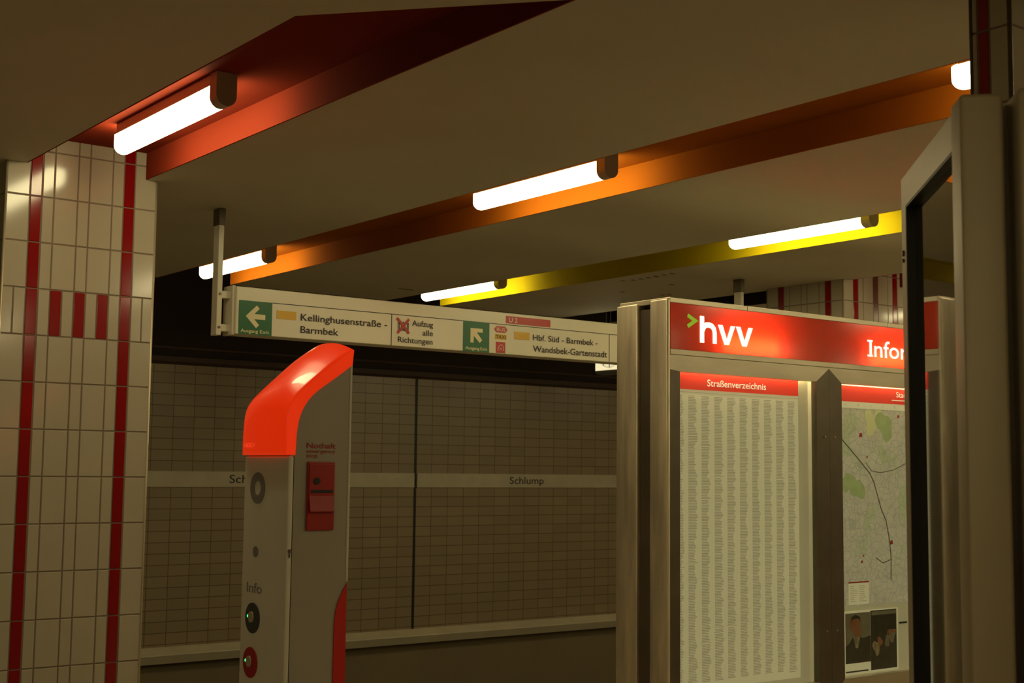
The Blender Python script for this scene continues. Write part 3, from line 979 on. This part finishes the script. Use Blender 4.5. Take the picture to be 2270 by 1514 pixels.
stroke(mb, [(4.85, -.36), (4.90, -.385), (4.957, -.371)], .004, YP - .0024, M['mapline'], .0003)
mb.build('railway', p)
for (x, z, s) in ((4.758, .170, .010), (5.023, .259, .007), (4.960, -.297, .010), (4.80, .075, .005), (4.755, -.375, .006), (4.765, -.35, .005), (5.1, -.1, .008)):
    q = MB(); q.prism([(x - s, YP - .0026, z - s), (x + s, YP - .0026, z - s * .7), (x + s * .8, YP - .0026, z + s), (x - s * .7, YP - .0026, z + s * .8)], (0, .0003, 0), M['mapred']); q.build('red_mark', p)
q = MB(); q.box(4.664, 4.800, YP - .0025, YP, -.464, -.458, M['mapred']); q.build('red_rule', p)
q = MB(); q.box(4.664, 4.800, YP - .0022, YP, -.555, -.464, M['paper'])
for k in range(9):
    for j in range(2):
        x = 4.675 + j * .06
        q.box(x, x + random.uniform(.025, .05), YP - .0025, YP, -.478 - k * .008, -.4755 - k * .008, M['postertext'])
q.build('legend', p)

p = thing('photo_notice', (4.82, YP, E0 - .85), 'small notice with two dark portrait photographs below the city map', 'poster')
mb = MB(); mb.box(4.585, 4.9985, YP - .0015, YP + .0018, -.848, -.582, M['paper']); mb.build('sheet', p)
q = MB(); q.box(4.640, 4.806, YP - .0022, YP, -.800, -.590, M['photogrey'])
blob(q, 4.708, -.648, .034, .052, M['photoskin'], YP - .0026, 9)
q.prism([(4.676, YP - .0027, -.632), (4.680, YP - .0027, -.606), (4.706, YP - .0027, -.597), (4.736, YP - .0027, -.607), (4.742, YP - .0027, -.630), (4.728, YP - .0027, -.614), (4.690, YP - .0027, -.616)], (0, .0002, 0), M['photodark'])
q.prism([(4.640, YP - .0028, -.800), (4.640, YP - .0028, -.728), (4.665, YP - .0028, -.715), (4.690, YP - .0028, -.690), (4.708, YP - .0028, -.708), (4.735, YP - .0028, -.692), (4.755, YP - .0028, -.698), (4.806, YP - .0028, -.690), (4.806, YP - .0028, -.800)], (0, .0002, 0), M['photodark'])
q.prism([(4.690, YP - .003, -.690), (4.735, YP - .003, -.692), (4.722, YP - .003, -.738), (4.706, YP - .003, -.738)], (0, .0001, 0), M['photolight'])
q.build('photograph', p)
q = MB(); q.box(4.808, 4.987, YP - .0022, YP, -.838, -.586, M['photodark'])
q.box(4.815, 4.985, YP - .0024, YP, -.606, -.590, M['photogrey'])
for (x, z, rx, rz, m, s) in ((4.845, -.745, .022, .030, 'photolight', 3), (4.870, -.720, .020, .016, 'photoskin', 4), (4.920, -.722, .018, .022, 'photogrey', 5), (4.955, -.700, .022, .026, 'photogrey', 6), (4.950, -.680, .030, .010, 'photoskin', 7)):
    blob(q, x, z, rx, rz, M[m], YP - .0026 - s * .00003, s)
q.build('photograph', p)
q = MB(); q.box(4.640, 4.79, YP - .0022, YP, -.838, -.832, M['ink']); q.build('rule', p)
q = MB(); q.box(5.01, 5.06, YP - .004, YP + .003, -.652, -.645, M['black']); q.build('clip', case)

# ------------------------------------------------------------------ station clock over the track side
ck = thing('station_clock', (6.41, 7.195, E0 + .69), 'small square lit clock hanging behind the long white sign', 'clock')
mb = MB(); mb.box(6.352, 6.47, 7.195 - .172, 7.195 + .172, .693, 1.050, M['clockcase'], .028, 4); mb.build('case', ck)
mb = MB(); mb.box(6.3495, 6.354, 7.195 - .152, 7.195 + .152, .722, 1.024, M['clockface']); face = mb.build('face', ck)
CKZ = .873
mb = MB()
for k in range(60):
    t = 2 * math.pi * k / 60
    big = k % 5 == 0
    r0, r1, hw = (.105, .138, .0042) if big else (.124, .138, .0016)
    u = Vector((0, math.sin(t), math.cos(t))); w = Vector((0, math.cos(t), -math.sin(t)))
    c = Vector((6.3488, 7.195, CKZ))
    mb.prism([c + u * r0 - w * hw, c + u * r1 - w * hw, c + u * r1 + w * hw, c + u * r0 + w * hw], (.001, 0, 0), M['ink'])
mb.build('dial_marks', face)
for ang, ln, hw in ((305, .075, .006), (50, .11, .0045)):
    t = math.radians(ang)
    u = Vector((0, -math.sin(t), math.cos(t))); w = Vector((0, math.cos(t), math.sin(t)))
    c = Vector((6.3478, 7.195, CKZ))
    q = MB(); q.prism([c - u * .015 - w * hw, c + u * ln - w * hw, c + u * ln + w * hw, c - u * .015 + w * hw], (.001, 0, 0), M['ink']); q.build('hand', face)
for y in (7.287, 7.240):
    q = MB(); q.cyl((6.40, y, 1.045), (6.40, y, CT), .0032, M['wire'], 8); q.build('suspension_rod', ck)

# ------------------------------------------------------------------ tall grey case turned by 45 degrees, with a dark mirroring pane
ang = math.atan2(.716, .698)
tall = thing('display_case', (1.882, 1.277, 0), 'tall grey metal case with a dark mirroring glass pane, standing closest', 'display case')
tall.rotation_euler = (0, 0, ang)
def lbuild(mb, name, parent=None):
    """Parts of the turned case are drawn in its own axes: x runs along the pane, y out of it."""
    for v in mb.bm.verts:
        v.co.z += E0
    bmesh.ops.recalc_face_normals(mb.bm, faces=mb.bm.faces[:])
    me = bpy.data.meshes.new(name)
    mb.bm.to_mesh(me)
    mb.bm.free()
    for m in mb.mats:
        me.materials.append(m)
    o = bpy.data.objects.new(name, me)
    COL.objects.link(o)
    o.parent = parent or tall
    return o
ZT = .600
mb = MB(); mb.box(-.082, -.004, -.054, .012, -E0, ZT, M['cappaint'], .007, 4); lbuild(mb, 'post')
mb = MB(); mb.box(-.100, -.004, -.26, -.072, -E0, ZT + .006, M['cappaint'], .012, 4); lbuild(mb, 'post')
mb = MB(); mb.box(-.03, .557, -.255, -.028, -E0 + .05, ZT - .006, M['steeldark']); lbuild(mb, 'carcass')
dr = bpy.data.objects.new('door', None); COL.objects.link(dr); dr.parent = tall
ZBm = -1.05
mb = MB(); mb.prism([(0, -.022, ZT), (.559, -.022, ZT), (.559 - .050, -.022, ZT - .062), (.034, -.022, ZT - .062)], (0, .022, 0), M['cappaint']); lbuild(mb, 'rail', dr)
mb = MB(); mb.box(.001, .558, -.022, 0, ZBm, ZBm + .07, M['cappaint']); lbuild(mb, 'rail', dr)
mb = MB(); mb.prism([(.001, -.022, ZBm + .07), (.034, -.022, ZBm + .07), (.034, -.022, ZT - .063), (.001, -.022, ZT - .004)], (0, .022, 0), M['cappaint']); lbuild(mb, 'stile', dr)
mb = MB(); mb.prism([(.558, -.022, ZBm + .07), (.509, -.022, ZBm + .07), (.509, -.022, ZT - .063), (.558, -.022, ZT - .002)], (0, .022, 0), M['cappaint']); lbuild(mb, 'stile', dr)
mb = MB()
g = .004
mb.box(.034, .038, -.0215, -.001, ZBm + .07, ZT - .062, M['black'])
mb.box(.505, .509, -.0215, -.001, ZBm + .07, ZT - .062, M['black'])
mb.box(.038, .505, -.0215, -.001, ZT - .066, ZT - .062, M['black'])
mb.box(.038, .505, -.0215, -.001, ZBm + .07, ZBm + .074, M['black'])
lbuild(mb, 'gasket', dr)
mb = MB(); mb.box(.037, .506, -.021, -.0165, ZBm + .073, ZT - .065, M['darkglass']); lbuild(mb, 'glass_pane', dr)
mb = MB(); mb.cyl((.535, .0, .445), (.535, .004, .445), .006, M['steeldark'], 12); mb.cyl((.535, .0, .430), (.535, .004, .430), .004, M['steeldark'], 12); lbuild(mb, 'lock', dr)
